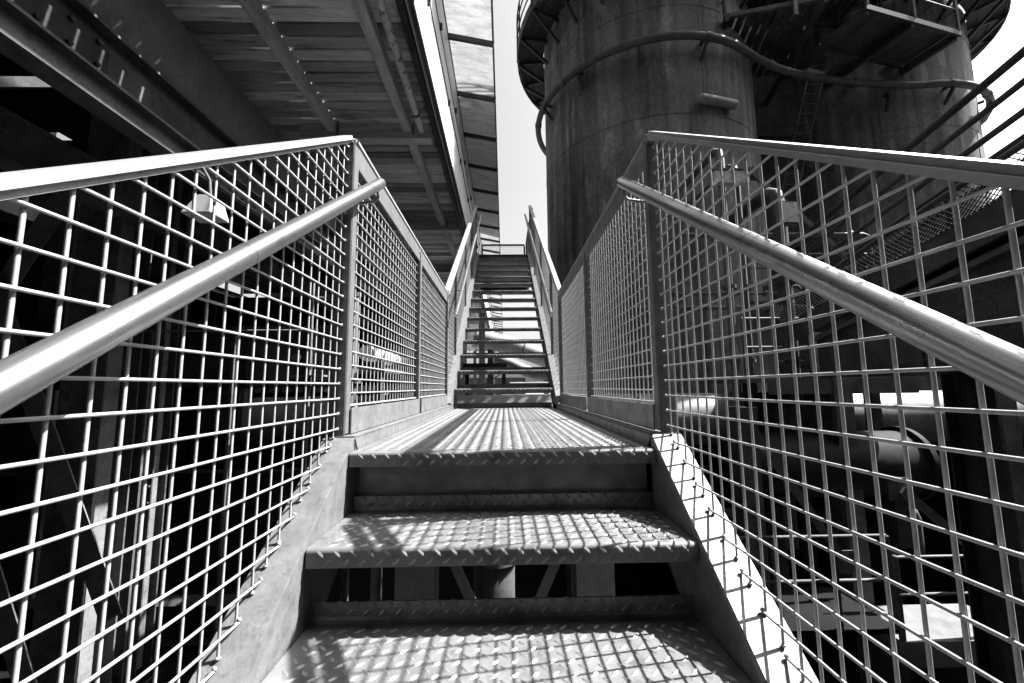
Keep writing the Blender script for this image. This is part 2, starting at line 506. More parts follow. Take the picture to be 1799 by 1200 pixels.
# ------------------------------------------------------------------ railings
WR = .0029
def lower_rail(s, label):
    t = thing('mesh_railing', label, 'railing', (s * .57, 1.3, -.05), 'welded-mesh stair railings')
    # corner post: steel angle
    m = MB(); m.bb(s * .541, s * .602, 1.409, 1.417, .02, 1.108)
    part('post', m, 'galv', t, bevel=.002)
    m = MB(); m.bb(s * .541, s * .549, 1.4175, 1.462, .05, 1.108)
    part('post_leg', m, 'galv', t, bevel=.002)
    a, b = 1.442, -.75
    part('top_rail', MB().bar((s * .573, a, zr(a, s)), (s * .573, b, zr(b, s)), .056, .024), 'galv_rail', t, bevel=.011)
    h0, h1 = 1.515, -.75
    tb = part('handrail', MB().tube([(s * .475, h0, zt(h0, s)), (s * .475, .9, zt(.9, s)), (s * .475, h1, zt(h1, s))], .0208, 28), 'tube', t)
    part('weld_seam', MB().tube([(s * .475, .742, zt(.742, s)), (s * .475, .746, zt(.746, s))], .0214, 28), 'tube', tb)
    part('handrail_bracket', MB().tube([(s * .475, 1.48, zt(1.48, s) - .018), (s * .471, 1.482, zt(1.48, s) - .045), (s * .478, 1.486, zt(1.48, s) - .056),
                                        (s * .49, 1.492, zt(1.48, s) - .06), (s * .535, 1.505, zt(1.48, s) - .06), (s * .562, 1.508, zt(1.48, s) - .06)], .006, 10), 'galv', t)
    welds = MB()
    y = 1.388
    while y > -.72:
        a, b = zf(y) + .002, zr(y, s) - .012
        j_ = random.uniform(-.0016, .0016)
        part('wire', MB().tube([(s * .5685, y, a), (s * .5685, y + j_, (a + b) / 2), (s * .5685, y, b)], WR, 8), 'wire', t)
        welds.blob((s * .5685, y, a + .003), .0055, (1, 1.1, .7))
        y -= .0508
    z = 1.086
    while z > -1.45:
        lo = max(-.72, 1.413 + (z + .006 - 1.131 - .010 * s) / .710)
        hi = min(1.4075, 1.335 + z / S1 - .004)
        if hi - lo > .03:
            j_ = random.uniform(-.0016, .0016)
            part('wire', MB().tube([(s * .5622, lo, z), (s * (.5622 + j_), (lo + hi) / 2, z + j_), (s * .5622, hi, z)], WR, 8), 'wire', t)
            welds.blob((s * .5622, hi - .003, z + (.004 if hi < 1.4 else 0)), .0055, (1, .8, 1))
        z -= .0508
    part('weld_beads', welds, 'wire', t, stuff=True)
lower_rail(-1, 'sunlit welded-mesh railing with bright tube handrail, down the near steps on the timber gallery side')
lower_rail(1, 'shaded welded-mesh railing with dark gleaming handrail, down the near steps on the tower side')

def landing_rail(s, label):
    t = thing('mesh_railing', label, 'railing', (s * .57, 2.7, .05), 'welded-mesh stair railings')
    for y in (2.60, 3.90):
        part('post', MB().bb(s * .541, s * .600, y, y + .008, .05, 1.099), 'galv', t, bevel=.002)
        part('post_leg', MB().bb(s * .541, s * .549, y + .0085, y + .05, .05, 1.099), 'galv', t, bevel=.002)
    part('top_rail', MB().bb(s * .542, s * .604, 1.446, 3.985, 1.122, 1.149), 'galv_rail', t, bevel=.008)
    part('rail_plate', MB().bb(s * .5455, s * .5515, 1.466, 3.89, 1.035, 1.1205), 'galv', t, bevel=.002)
    for a, b in ((1.45, 2.594), (2.656, 3.894)):
        part('toe_board', MB().bb(s * .532, s * .538, a, b, .048, .138), 'galv_plate', t, bevel=.0015)
        part('panel_frame', MB().tube([(s * .556, a + .02, .145), (s * .556, b - .006, .145)], .005, 8), 'wire', t)
    y = 1.492
    while y < 3.89:
        if abs(y - 2.604) > .012:
            part('wire', MB().tube([(s * .5685, y, .14), (s * .5685, y, 1.10)], WR, 8), 'wire', t)
        y += .0508
    z = .19
    while z < 1.05:
        part('wire', MB().tube([(s * .5622, 1.464, z), (s * .5622, 3.9, z)], WR, 8), 'wire', t)
        z += .0508
landing_rail(-1, 'sunlit welded-mesh railing with toe board along the landing on the timber gallery side')
landing_rail(1, 'welded-mesh railing with shaded toe board along the landing on the round tower side')

def upper_rail(s, label):
    t = thing('mesh_railing', label, 'railing', (s * .57, 4.2, .2), 'welded-mesh stair railings')
    for y in (4.62, 5.80, 6.95, 8.08):
        part('post', MB().bb(s * .541, s * .600, y, y + .008, uf(y), ur(y) - .02), 'galv', t)
    part('top_rail', MB().bar((s * .57, 3.992, ur(3.992)), (s * .57, 8.2, ur(8.2)), .056, .05), 'galv_rail', t, bevel=.006)
    part('handrail', MB().tube([(s * .47, 3.92, ut(3.92)), (s * .47, 6, ut(6)), (s * .47, 8.25, ut(8.25))], .021, 18), 'tube', t)
    for y in (4.64, 6.97):
        part('handrail_bracket', MB().tube([(s * .47, y, ut(y) - .015), (s * .475, y, ut(y) - .055), (s * .49, y, ut(y) - .065), (s * .565, y, ut(y) - .065)], .006, 8), 'galv', t)
    m = MB()
    y = 4.06
    while y < 8.1:
        m.tube([(s * .5685, y, uf(y)), (s * .5685, y, ur(y) - .02)], WR, 5, False); y += .0508
    z = .13
    while z < 3.95:
        lo = max(4.03, 3.95 + (z - 1.105) / S2); hi = min(8.1, 4.075 + (z - .208) / S2)
        if hi - lo > .03: m.tube([(s * .5622, lo, z), (s * .5622, hi, z)], WR, 5, False)
        z += .0508
    part('wire_mesh', m, 'wire', t, stuff=True)
upper_rail(-1, 'mesh railing with white sunlit top bar up the long stair on the timber gallery side')
upper_rail(1, 'mesh railing with tube handrail up the long stair on the round tower side')

def platform_rail(p0, p1, label):
    t = thing('mesh_railing', label, 'railing', ((p0[0] + p1[0]) / 2, (p0[1] + p1[1]) / 2, PZ), 'welded-mesh stair railings')
    a, b = Vector((p0[0], p0[1], PZ)), Vector((p1[0], p1[1], PZ)); u = Vector((0, 0, 1))
    d = (b - a); n = max(2, round(d.length / 1.0) + 1)
    part('top_rail', MB().bar(a + u * 1.08, b + u * 1.08, .05, .04), 'galv', t)
    for i in range(n):
        q = a + d * i / (n - 1)
        part('post', MB().bb(q.x - .02, q.x + .02, q.y - .02, q.y + .02, PZ + .001, PZ + 1.058), 'galv', t)
    m = MB(); k = int(d.length / .0508)
    for i in range(k):
        q = a + d * (i + .5) / k
        m.tube([q + u * .1, q + u * 1.06], WR, 5, False)
    for i in range(20): m.tube([a + u * (.1 + i * .0508), b + u * (.1 + i * .0508)], WR, 5, False)
    part('wire_mesh', m, 'wire', t, stuff=True)
platform_rail((-.57, 10.55), (.57, 10.55), 'small mesh fence closing the back of the upper platform against the sky')
platform_rail((.62, 8.3), (.62, 10.5), 'mesh railing along the upper platform on the round tower side')

# trestle below the landing
t = thing('support_trestle', 'grey steel trestle of two columns and a V brace under the landing', 'trestle', (0, 3.05, GZ))
for s in (-1, 1):
    part('column', MB().ibeam((s * .62, 3.05, GZ), (s * .62, 3.05, -.24), .26, .24, .012, (0, 1, 0)), 'galv_rail', t)
    part('brace', MB().bar((s * .50, 3.05, -.75), (s * .02, 3.05, -1.75), .07, .012, (0, 1, 0)), 'galv_rail', t)
part('cross_beam', MB().bar((-.49, 3.05, -.62), (.49, 3.05, -.62), .1, .16), 'galv_rail', t)
part('cross_beam', MB().bar((-.49, 3.05, -1.9), (.49, 3.05, -1.9), .1, .16), 'galv_rail', t)
single('downpipe', MB().tube([(-.93, 3.1, GZ), (-.93, 3.1, -.5)], .035, 16), 'pale', 'slim pale vertical pipe beside the trestle under the landing', 'pipe')


t = thing('lower_shade_plates', 'added near-black plates standing in for the shade beneath the landing', 'deck', (0, 6, -4.5))  # near-black sheets added over the bright ground, in place of shade
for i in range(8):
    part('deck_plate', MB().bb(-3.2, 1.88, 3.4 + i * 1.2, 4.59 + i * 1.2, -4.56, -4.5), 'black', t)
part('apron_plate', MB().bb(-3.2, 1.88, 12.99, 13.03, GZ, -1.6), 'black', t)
t = thing('sump_vessel', 'tall dim vessel standing on the near-black plates under the landing', 'tank', (-.1, 4.6, -4.5))
part('shell', MB().tube([(-.12, 4.6, -4.5), (-.12, 4.6, -1.45), (-.12, 4.6, -1.3), (-.12, 4.6, -1.24)], [.22, .22, .16, .03], 28), 'steel_mid', t)
part('flange', MB().tube([(-.12, 4.6, -1.62), (-.12, 4.6, -1.57)], .27, 28), 'steel_mid', t)

# ------------------------------------------------------------------ timber gallery above, on the left
FZ = 4.20
gal = thing('timber_gallery', 'raised timber gallery with plank floor overhead and white sunlit side wall', 'gallery', (-2.5, 8, FZ))
GX0, GX1 = -4.7, -1.06
pitch, pw = .1765, .158
pm = MB().box((0, 0, .022), (GX1 - GX0, pw, .044)).mesh('floor_plank', 'wood', .005)
y = 1.5; k = 0
while y < 15.5:
    o = link('floor_plank', pm, gal, ((GX0 + GX1) / 2 + random.uniform(-.02, .02), y, FZ + random.uniform(-.006, .006)))
    o.rotation_euler = (random.uniform(-.012, .012), 0, random.uniform(-.0012, .0012))
    y += pitch
m = MB()
while y < 44:
    m.bb(GX0, GX1, y - pw / 2, y + pw / 2, FZ, FZ + .04); y += pitch
part('far_floor_planks', m, 'wood', gal, stuff=True)
part('roof_deck', MB().bb(-5.0, -1.0, 1.5, 44, FZ + 2.6, FZ + 2.66), 'steel', gal)
for yy in (1.6, 12.2, 22.8, 33.4, 43.6):
    part('roof_post', MB().bb(-4.68, -4.56, yy, yy + .12, FZ + .05, FZ + 2.6), 'steel', gal)
    part('roof_post', MB().bb(-1.16, -1.07, yy, yy + .12, FZ + .05, FZ + 2.6), 'steel', gal)
CB = [-1.3, 2.25, 5.84, 9.42, 13.0, 16.6, 20.2, 23.8, 27.4, 31, 34.6, 38.2, 41.8]
for yc in CB:
    if yc < 1: continue
    part('cross_beam', MB().bb(-3.05, -1.075, yc - .09, yc + .09, FZ - .125, FZ - .004), 'timber_x', gal, bevel=.004)
    part('cross_beam', MB().bb(-3.05, -1.075, yc - .084, yc + .084, FZ - .245, FZ - .127), 'timber_x', gal, bevel=.004)
for xj in (-1.435, -2.56, -3.70):
    for a, b in zip(CB[:-1], CB[1:]):
        if b < 1 or (xj < -3): continue
        part('joist', MB().bb(xj - .065, xj + .065, a + .094, b - .094, FZ - .15, FZ - .004), 'timber', gal, bevel=.003)
        if b < 15:
            for yy in (b - .13,):
                part('bolt', MB().tube([(xj + .10, yy, FZ - .22), (xj + .10, yy, FZ - .004)], .008, 8), 'steel', gal)
part('joist', MB().bb(-3.76, -3.64, 1.5, 44, FZ - .15, FZ - .004), 'timber', gal)
part('sun_slit_cover', MB().bb(-2.40, -1.93, 1.5, 44, FZ + .056, FZ + .11), 'steel', gal)  # unseen strip added to keep sun slits off the large pipe
part('edge_channel', MB().bb(-1.055, -.985, 1.5, 44, FZ - .16, FZ + .06), 'steel', gal)
part('edge_angle', MB().bb(-.955, -.885, 1.5, 44, FZ - .03, FZ - .02), 'steel_mid', gal)
part('edge_angle', MB().bb(-.968, -.958, 1.5, 44, FZ - .10, FZ - .02), 'white', gal)
wl = 1.25
y = 3.60
while y < 44:
    part('wall_sheet', MB().bb(-.862, -.85, y + .004, y + wl - .004, FZ - .24, FZ + .93), 'white', gal)
    part('wall_sheet', MB().bb(-.862, -.85, y + .004, y + wl - .004, FZ + .96, FZ + 1.52), 'white', gal)
    y += wl
part('wall_batten', MB().bb(-.868, -.842, 3.6, 44, FZ + .932, FZ + .958), 'steel', gal)
part('wall_cable', MB().tube([(-.83, 3.6, FZ + .43), (-.83, 20, FZ + .62), (-.83, 44, FZ + .62)], .008, 8), 'black', gal)
for i in range(18):
    yy = 4.2 + i * .85
    zz = FZ + (.945 if i % 2 else .40 + .22 * min(1, (yy - 1.5) / 18.5))
    part('wall_clip', MB().bb(-.848, -.812, yy, yy + .035, zz - .045, zz + .045), 'steel', gal)
ey0, ey1 = (-.848, FZ + 1.54), (-.135, FZ + 1.40)
part('eave_ledger', MB().bb(-.88, -.838, 4.59, 44, FZ + 1.545, FZ + 1.66), 'steel', gal)
y = 4.59; i = 0
while y < 44:
    m = MB()
    a, b = y + .028, y + wl - .028
    m.add([(ey0[0] + .012, a, ey0[1] + .03), (ey1[0], a, ey1[1] + .03), (ey1[0], b, ey1[1] + .03), (ey0[0] + .012, b, ey0[1] + .03)], [(0, 1, 2, 3)])
    part('eave_panel', m, 'eave', gal)
    part('eave_batten', MB().bar((ey0[0], y, ey0[1]), (ey1[0] + .012, y, ey1[1]), .052, .085), 'steel', gal)
    y += wl
part('eave_edge', MB().bar((ey1[0] + .006, 4.56, ey1[1] + .03), (ey1[0] + .006, 44, ey1[1] + .03), .02, .035), 'steel', gal)
for yc in (20.2, 30.8, 41.5):
    for x in (-3.0, -1.1):
        part('support_post', MB().ibeam((x, yc, GZ), (x, yc, FZ - .25), .3, .3, .016, (0, 1, 0)), 'steel_mid' if x < -2 else 'pale', gal)
t = thing('drain_pipe', 'flaking pale pipe slung under the edge of the timber gallery floor', 'pipe', (-1.19, 4, 3.95))
part('pipe_run', MB().tube([(-1.19, 1.5, 3.99), (-1.19, 5.6, 3.985)], .048, 20), 'pale_worn', t)
part('pipe_collar', MB().tube([(-1.19, 5.22, 3.985), (-1.19, 5.26, 3.985)], .054, 20), 'steel', t)
part('hanger', MB().tube([(-1.13, 5.24, 4.0), (-1.08, 5.24, 4.06), (-1.06, 5.24, 4.12)], .007, 8), 'pale', t)

# ------------------------------------------------------------------ big pipe, girders and dark frame on the left
t = thing('gas_main', 'large dark flaking pipe running beneath the timber floor above the riveted girder', 'pipe', (-3.36, 5, 3.24))
part('pipe_shell', MB().tube([(-3.36, -1, 3.24), (-3.36, 4.2, 3.24), (-3.36, 11, 3.24), (-3.36, 30, 3.24)], .53, 48), 'main', t)
for yy in (2.35, 6.9, 11.4):
    part('pipe_band', MB().tube([(-3.36, yy, 3.24), (-3.36, yy + .06, 3.24)], .54, 48), 'main', t)

def girder(name, x, z0, z1, wd, ya, yb, label, splice=None):
    t = thing(name, label, 'girder', (x, (ya + yb) / 2, z0), 'long steel girders of the dark frame')
    zc = (z0 + z1) / 2
    part('beam', MB().ibeam((x, ya, zc), (x, yb, zc), wd, z1 - z0, .02), 'steel_mid', t)
    if splice:
        for ys in splice:
            part('splice_plate', MB().bb(x + .0105, x + .024, ys, ys + .95, z0 + .03, z1 - .03), 'steel', t)
            part('flange_plate', MB().bb(x - wd / 2 + .01, x + wd / 2 - .01, ys - .1, ys + 1.05, z0 - .018, z0 - .001), 'steel', t)
            for i in range(5):
                for zz in (z0 + (z1 - z0) * .28, z1 - (z1 - z0) * .28):
                    part('bolt', MB().tube([(x + .02, ys + .1 + i * .19, zz), (x + .048, ys + .1 + i * .19, zz)], .02, 6), 'steel', t)
    return t
girder('steel_girder', -2.98, 2.46, 2.86, .22, -1, 26, 'bolted dark steel girder directly below the large flaking pipe', (1.9, 7.5))
girder('steel_girder', -2.60, 2.01, 2.21, .16, -1, 26, 'lower plain dark girder under the bolted girder', (3.2,))
girder('steel_girder', -4.6, 2.3, 2.75, .25, -1, 26, 'hidden dark girder furthest beneath the dark canopy')

t = thing('steel_canopy', 'dark sheet-steel canopy beyond the large pipe', 'canopy', (-7, 8, 4.3))
XE = (-4.75, -5.9, -7.05, -8.2, -9.35, -10.5)
GONE = {(1, 7): .5, (2, 7): .55, (1, 5): .82, (2, 6): .8}       # torn sheets let the sky through
for xi in range(5):
    for i in range(22):
        ya_, yb_ = -2 + i * 1.2 + .006, -2 + (i + 1) * 1.2 - .006
        fr = GONE.get((xi, i))
        if fr: yb_ = ya_ + (yb_ - ya_) * fr
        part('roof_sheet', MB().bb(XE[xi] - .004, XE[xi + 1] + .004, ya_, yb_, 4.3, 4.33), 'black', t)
for i in range(7):
    part('rafter', MB().ibeam((-10.4, 1 + i * 3.0, 4.15), (-4.8, 1 + i * 3.0, 4.15), .14, .26, .014), 'steel', t)

def column(x, y, label, w_=.42, ztop=4.0, group='columns of the dark frame'):
    t = thing('steel_column', label, 'column', (x, y, GZ), group)
    part('shaft', MB().ibeam((x, y, GZ), (x, y, ztop), w_, w_ * .9, .02, (0, 1, 0)), 'steel_mid', t)
    part('cover_plate', MB().bb(x + w_ * .22, x + w_ * .25, y - w_ * .2, y + w_ * .2, GZ + .1, ztop - .1), 'brace', t)
    for zz in (.6, .8, 1.0, -1.2, -1.0, 2.0, 2.2):
        for dx in (-.1, .1):
            part('rivet', MB().blob((x + dx, y - w_ * .45, zz), .022), 'steel', t)
    return t
def brace(a, b, label, wd=.16, m='brace'):
    t = thing('diagonal_brace', label, 'brace', ((a[0] + b[0]) / 2, (a[1] + b[1]) / 2, (a[2] + b[2]) / 2), 'diagonal braces of the dark frame')
    part('angle_bar', MB().bar(a, b, wd, .014, (0, 1, 0)), m, t)
    A, B = Vector(a), Vector(b)
    part('gusset_plate', MB().box(A + (B - A) * .04 + Vector((0, .02, 0)), (.4, .014, .4)), m, t)
    return t
column(-4.85, 5.0, 'stout dark riveted column under the twin girders', .5)
column(-4.60, 5.5, 'slim dark column standing close behind the stout riveted one', .26)
column(-6.9, 6.4, 'dark column deep under the canopy beside the shed wall', .4)
column(-4.6, 11.5, 'dark column further along under the large pipe', .4)
brace((-5.1, 4.74, 2.9), (-6.9, 4.74, -.75), 'dark brace sloping down from the head of the stout column', .26)
brace((-6.3, 4.70, 2.25), (-4.2, 4.70, -2.2), 'dark brace crossing towards the foot of the stout column', .24)
brace((-6.5, 4.66, .6), (-4.8, 4.66, -3.2), 'lowest dark brace near the foot of the stout column', .22)

t = thing('plate_girder', 'deep dark plate girder with sunlit top edge spanning behind the sunlit mesh railing', 'girder', (-4, 6.2, .1))
part('web', MB().bb(-9, -2.65, 6.2, 6.22, .26, 1.13), 'steel_mid', t)
part('top_flange', MB().bb(-9, -2.6, 6.08, 6.34, 1.132, 1.16), 'steel_mid', t)
part('bottom_flange', MB().bb(-9, -2.6, 6.08, 6.34, .23, .258), 'steel', t)
for i in range(7):
    part('stiffener', MB().bb(-8.6 + i * .95, -8.58 + i * .95, 6.1, 6.198, .26, 1.13), 'steel', t)
t = thing('equipment_cabinet', 'small dark box fixed on the plate girder', 'cabinet', (-4.0, 6.0, -.5))
part('case', MB().bb(-4.4, -3.75, 5.95, 6.07, -.4, .225), 'steel', t, bevel=.01)
part('door', MB().bb(-4.36, -3.79, 5.935, 5.948, -.36, .19), 'steel', t)
for i, (z, y) in enumerate(((-1.3, 6.6), (-2.9, 6.0))):
    t = thing('floor_beam', ('dark floor beam below the plate girder', 'lowest dark floor beam above the yard')[i], 'girder', (-4.5, y, z))
    part('beam', MB().ibeam((-9, y, z), (-3.3, y, z), .3, .5, .02), 'steel', t)
t = thing('side_shade_plates', 'added near-black plates standing in for shade below the plate girder', 'deck', (-5.5, 9, -3.2))  # added to hide sunlit ground; the black colour stands for shade
for i in range(10):
    part('deck_plate', MB().bb(-9.5, -1.5, 2.2 + i * 1.5 + .005, 2.2 + (i + 1) * 1.5 - .005, -3.26, -3.2), 'black', t)

shed = thing('corrugated_shed', 'long dark corrugated shed closing the view behind the dark frame', 'building', (-10, 14, GZ))
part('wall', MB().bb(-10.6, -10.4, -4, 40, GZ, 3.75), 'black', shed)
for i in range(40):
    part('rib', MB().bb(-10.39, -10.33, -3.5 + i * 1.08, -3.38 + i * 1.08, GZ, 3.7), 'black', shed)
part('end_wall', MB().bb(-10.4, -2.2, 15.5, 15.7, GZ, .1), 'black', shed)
part('end_wall', MB().bb(-10.4, -2.2, 15.5, 15.7, .32, 3.75), 'black', shed, )
part('roof', MB().bar((-10.5, -4, 3.85), (-10.5, 40, 3.85), .6, .08), 'steel', shed)

t = thing('flood_lamp', 'small pale riveted lamp hood hanging in the sun below the lower girder', 'lamp', (-2.3, 3.0, 1.52))
def lp(x, y, z): return (-2.30 + (x + 2.31) * .78, 3.0 + (y - 3.0) * .78, 1.53 + (z - 1.5) * .78)
P = [lp(*p) for p in ((-2.46, 2.93, 1.50), (-2.16, 2.93, 1.50), (-2.16, 3.2, 1.50), (-2.46, 3.2, 1.50), (-2.34, 2.98, 1.71), (-2.20, 2.98, 1.70), (-2.20, 3.15, 1.70), (-2.34, 3.15, 1.71))]
part('casing', MB().add(P, [(0, 1, 5, 4), (1, 2, 6, 5), (2, 3, 7, 6), (3, 0, 4, 7), (4, 5, 6, 7), (3, 2, 1, 0)]), 'white', t, bevel=.007)
for i in range(6):
    part('rivet', MB().blob(lp(-2.19 - .004 * i, 2.932 + .0085 * i, 1.53 + i * .028), .004), 'steel', t)
part('hanger_arm', MB().tube([lp(-2.27, 3.06, 1.70), (-2.29, 3.05, 1.84), (-2.40, 3.06, 2.02), (-2.535, 3.06, 2.03)], .012, 8), 'steel_mid', t)
t = thing('thin_rail', 'thin sunlit rail before the deep plate girder', 'railing', (-3.2, 5.0, .9))
part('rail', MB().tube([(-4.4, 5.0, .93), (-2.3, 5.0, .93)], .013, 8), 'brace', t)
for x in (-4.3, -3.3, -2.32):
    part('post', MB().bar((x, 5.0, -3.2), (x, 5.0, .925), .03, .03, (1, 0, 0)), 'steel_mid', t)
t = thing('instrument_stand', 'slim pale stand with small fittings by the thin sunlit rail', 'stand', (-2.42, 5.1, -3.2))
part('mast', MB().tube([(-2.42, 5.1, -3.2), (-2.42, 5.1, 1.55)], .018, 10), 'pale', t)
part('arm', MB().tube([(-2.62, 5.1, .52), (-2.36, 5.1, .52)], .014, 8), 'pale', t)
part('arm', MB().tube([(-2.42, 5.1, 1.36), (-2.26, 5.1, 1.36)], .014, 8), 'pale', t)
part('gauge', MB().tube([(-2.58, 5.06, .60), (-2.58, 5.10, .60)], .045, 16), 'pale', t)
part('shelf', MB().bb(-2.66, -2.22, 5.04, 5.16, .36, .38), 'pale', t)

# sunlit pipework glimpsed through the sunlit landing railing
t = thing('pale_pipe', 'upright pale pipe with elbow at its foot beyond the sunlit landing railing', 'pipe', (-1.86, 5.05, -.5))
part('pipe_run', MB().tube([(-1.86, 5.05, 1.38), (-1.86, 5.05, .12), (-1.85, 5.05, -.06), (-1.77, 5.04, -.19), (-1.6, 5.02, -.32), (-1.36, 5.0, -.42), (-1.24, 5.0, -.55), (-1.22, 5.0, -.8), (-1.22, 5.0, GZ)], .055, 20), 'pale', t)
part('flange', MB().tube([(-1.86, 5.05, .27), (-1.86, 5.05, .32)], .09, 20), 'steel_mid', t)
part('cap', MB().tube([(-1.86, 5.05, 1.36), (-1.86, 5.05, 1.41)], .066, 20), 'steel_mid', t)
t = thing('pale_pipe', 'level white pipe lying in brackets beyond the sunlit landing railing', 'pipe', (-1.78, 6.2, .6))
part('pipe_run', MB().tube([(-1.76, 5.2, .66), (-1.78, 8.3, .66)], .10, 24), 'white', t)
for yy in (5.5, 6.3, 7.1):
    part('saddle', MB().bb(-1.90, -1.64, yy, yy + .1, .47, .57), 'steel', t)
    part('clamp', MB().tube([(-1.77, yy + .03, .66), (-1.77, yy + .07, .66)], .107, 24), 'steel_mid', t)
t = thing('pipe_bench', 'pale bench frame carrying the level white pipe', 'stand', (-1.8, 6.5, GZ))
part('shelf', MB().bb(-2.05, -1.5, 5.1, 8.3, .41, .465), 'pale', t)
for yy in (5.2, 6.6, 8.1):
    for x in (-1.98, -1.62):
        part('leg', MB().bb(x, x + .07, yy, yy + .08, GZ, .405), 'steel_mid', t)
part('cross_rail', MB().bb(-1.66, -1.63, 5.29, 8.08, .12, .18), 'pale', t)

# ------------------------------------------------------------------ long pale pipe across, just beyond the landing
t = thing('crossing_main', 'big pale banded pipe crossing behind the stair at landing level', 'pipe', (4, 7.6, -.4))
part('pipe_shell', MB().tube([(x, 7.55, -.40) for x in (-4.5, -1, 2, 5, 9, 16)], .47, 48), 'pale', t)
for xx in (-1.6, 2.35, 2.95, 5.2, 8.2):
    part('pipe_band', MB().tube([(xx, 7.55, -.40), (xx + .05, 7.55, -.40)], .482, 48), 'steel', t)
for xx in (-3.5, 1.2, 6.2, 11.0):
    part('saddle_post', MB().bb(xx - .15, xx + .15, 7.4, 7.7, GZ, -.868), 'steel', t)

# ------------------------------------------------------------------ round towers
def ringpts(c, r, z, a0, a1, n=40):
    return [(c[0] + r * math.cos(a0 + (a1 - a0) * i / n), c[1] + r * math.sin(a0 + (a1 - a0) * i / n), z) for i in range(n + 1)]
TC1, TC2, TR = (4.17, 11.25), (11.5, 12.5), 2.87
def tower(c, m, label, seams, zw):
    t = thing('round_tower', label, 'tower', (c[0], c[1], GZ), 'tall rusted round towers')
    zs = [GZ] + seams + [24.0]
    for a, b in zip(zs[:-1], zs[1:]):
        n = 96
        mb = MB()
        vs = []
        for z in (a + .006, b - .006):
            for i in range(n):
                q = 2 * math.pi * i / n
                vs.append((c[0] + TR * math.cos(q), c[1] + TR * math.sin(q), z))
        mb.add(vs, [(i, (i + 1) % n, n + (i + 1) % n, n + i) for i in range(n)], True)
        part('shell_course', mb, m, t)
        part('weld_seam', MB().arc(c, TR - .03, b - .012, b + .012, .038, 0, 2 * math.pi, 96), m, t)
        q0 = random.uniform(0, 1)
        for k in range(6):
            q = (k + q0) * math.pi / 3
            e = Vector((math.cos(q), math.sin(q), 0)) * (TR + .002)
            part('upright_seam', MB().bar((c[0] + e.x, c[1] + e.y, a + .02), (c[0] + e.x, c[1] + e.y, b - .02), .02, .012, e), m, t)
    part('cap', MB().tube([(c[0], c[1], 24), (c[0], c[1], 24.4), (c[0], c[1], 25.6)], [TR, TR * .97, .6], 64), m, t)
    return t
t1 = tower(TC1, 'rust', 'rust-streaked round tower standing beside the long stair', [-2.4, 1.0, 3.6, 6.3, 9.0, 12.2, 15.5, 19], 10.4)
t2 = tower(TC2, 'rust', 'further round tower behind the inclined ramp and platform', [-2.4, 1.4, 4.2, 6.9, 9.6, 12.6, 15.9, 19.3], 10.4)
# short capsule-shaped stub on the first tower
q = R(-90 + 22)
def tpt(c, az, z, off=0):
    """point on a tower's shell facing the stair; az in degrees seen from the tower's axis"""
    return Vector((c[0] + (TR + off) * math.cos(R(az)), c[1] + (TR + off) * math.sin(R(az)), z))
a, b = tpt(TC1, -85, 6.55, .13), tpt(TC1, -68, 6.56, .13)
d = (b - a).normalized()
part('pipe_stub', MB().tube([a - d * .09, a - d * .07, a - d * .03, a, b, b + d * .03, b + d * .07, b + d * .09], [.02, .06, .095, .105, .105, .095, .06, .02], 20), 'pale', t1)

def walkway(t, c, z, a0, a1, wd=.82):
    n = int((a1 - a0) / .1)
    gr = MB(); q = a0
    while q < a1:
        e = Vector((math.cos(q), math.sin(q), 0)); o = Vector((c[0], c[1], z + .03))
        gr.bar(o + e * (TR + .02), o + e * (TR + wd - .03), .034, .03); q += .0165
    part('walkway_grating', gr, 'steel', t, stuff=True)
    for rr in (.25, .55):
        part('grating_bearer', MB().arc(c, TR + rr, z - .03, z + .012, .03, a0, a1, n), 'steel', t)
    part('walkway_kerb', MB().arc(c, TR + wd - .02, z - .12, z + .16, .03, a0, a1, n), 'steel', t)
    for k in range(int((a1 - a0) / .26) + 1):
        q = a0 + k * .26
        e = Vector((math.cos(q), math.sin(q), 0)); o = Vector((c[0], c[1], 0))
        part('walkway_bracket', MB().bar(o + e * TR + Vector((0, 0, z - .75)), o + e * (TR + wd - .04) + Vector((0, 0, z - .08)), .05, .09), 'steel', t)
        part('walkway_beam', MB().bar(o + e * TR + Vector((0, 0, z - .06)), o + e * (TR + wd - .04) + Vector((0, 0, z - .06)), .07, .1), 'steel', t)
        part('rail_post', MB().bar(o + e * (TR + wd + .01) + Vector((0, 0, z)), o + e * (TR + wd + .01) + Vector((0, 0, z + 1.1)), .04, .04, (1, 0, 0)), 'steel', t)
    for zz in (.42, .78, 1.1):
        part('walkway_rail', MB().tube(ringpts(c, TR + wd + .01, z + zz, a0, a1, n), .02, 6), 'steel', t)
walkway(t1, TC1, 10.3, R(100), R(340))
walkway(t2, TC2, 10.6, R(170), R(420))

# ring main: wraps the front of both towers, S-bend between them
rm = thing('ring_main', 'thin dark pipe looping round the front of both round towers', 'pipe', (7, 10, 8))
RR = TR + .22
zA, zB = 8.0, 7.88
pts = ringpts(TC1, RR, zA, R(125), R(292), 70)
pB = ringpts(TC2, RR, zB, R(258), R(378), 60)
ctl = [Vector(pts[-4]), Vector(pts[-1]), Vector((6.2, 8.82, 8.0)), Vector((7.1, 9.17, 8.0)), Vector((8.3, 9.43, 8.0)), Vector((9.5, 9.55, 7.98)), Vector(pB[0]), Vector(pB[4])]
for a, b, c, d in zip(ctl[:-3], ctl[1:-2], ctl[2:-1], ctl[3:]):
    for i in range(1, 7):
        u = i / 6
        pts.append(tuple(.5 * ((2 * b) + (c - a) * u + (2 * a - 5 * b + 4 * c - d) * u * u + (3 * b - a - 3 * c + d) * u ** 3)))
pts = pts[:-1] + pB
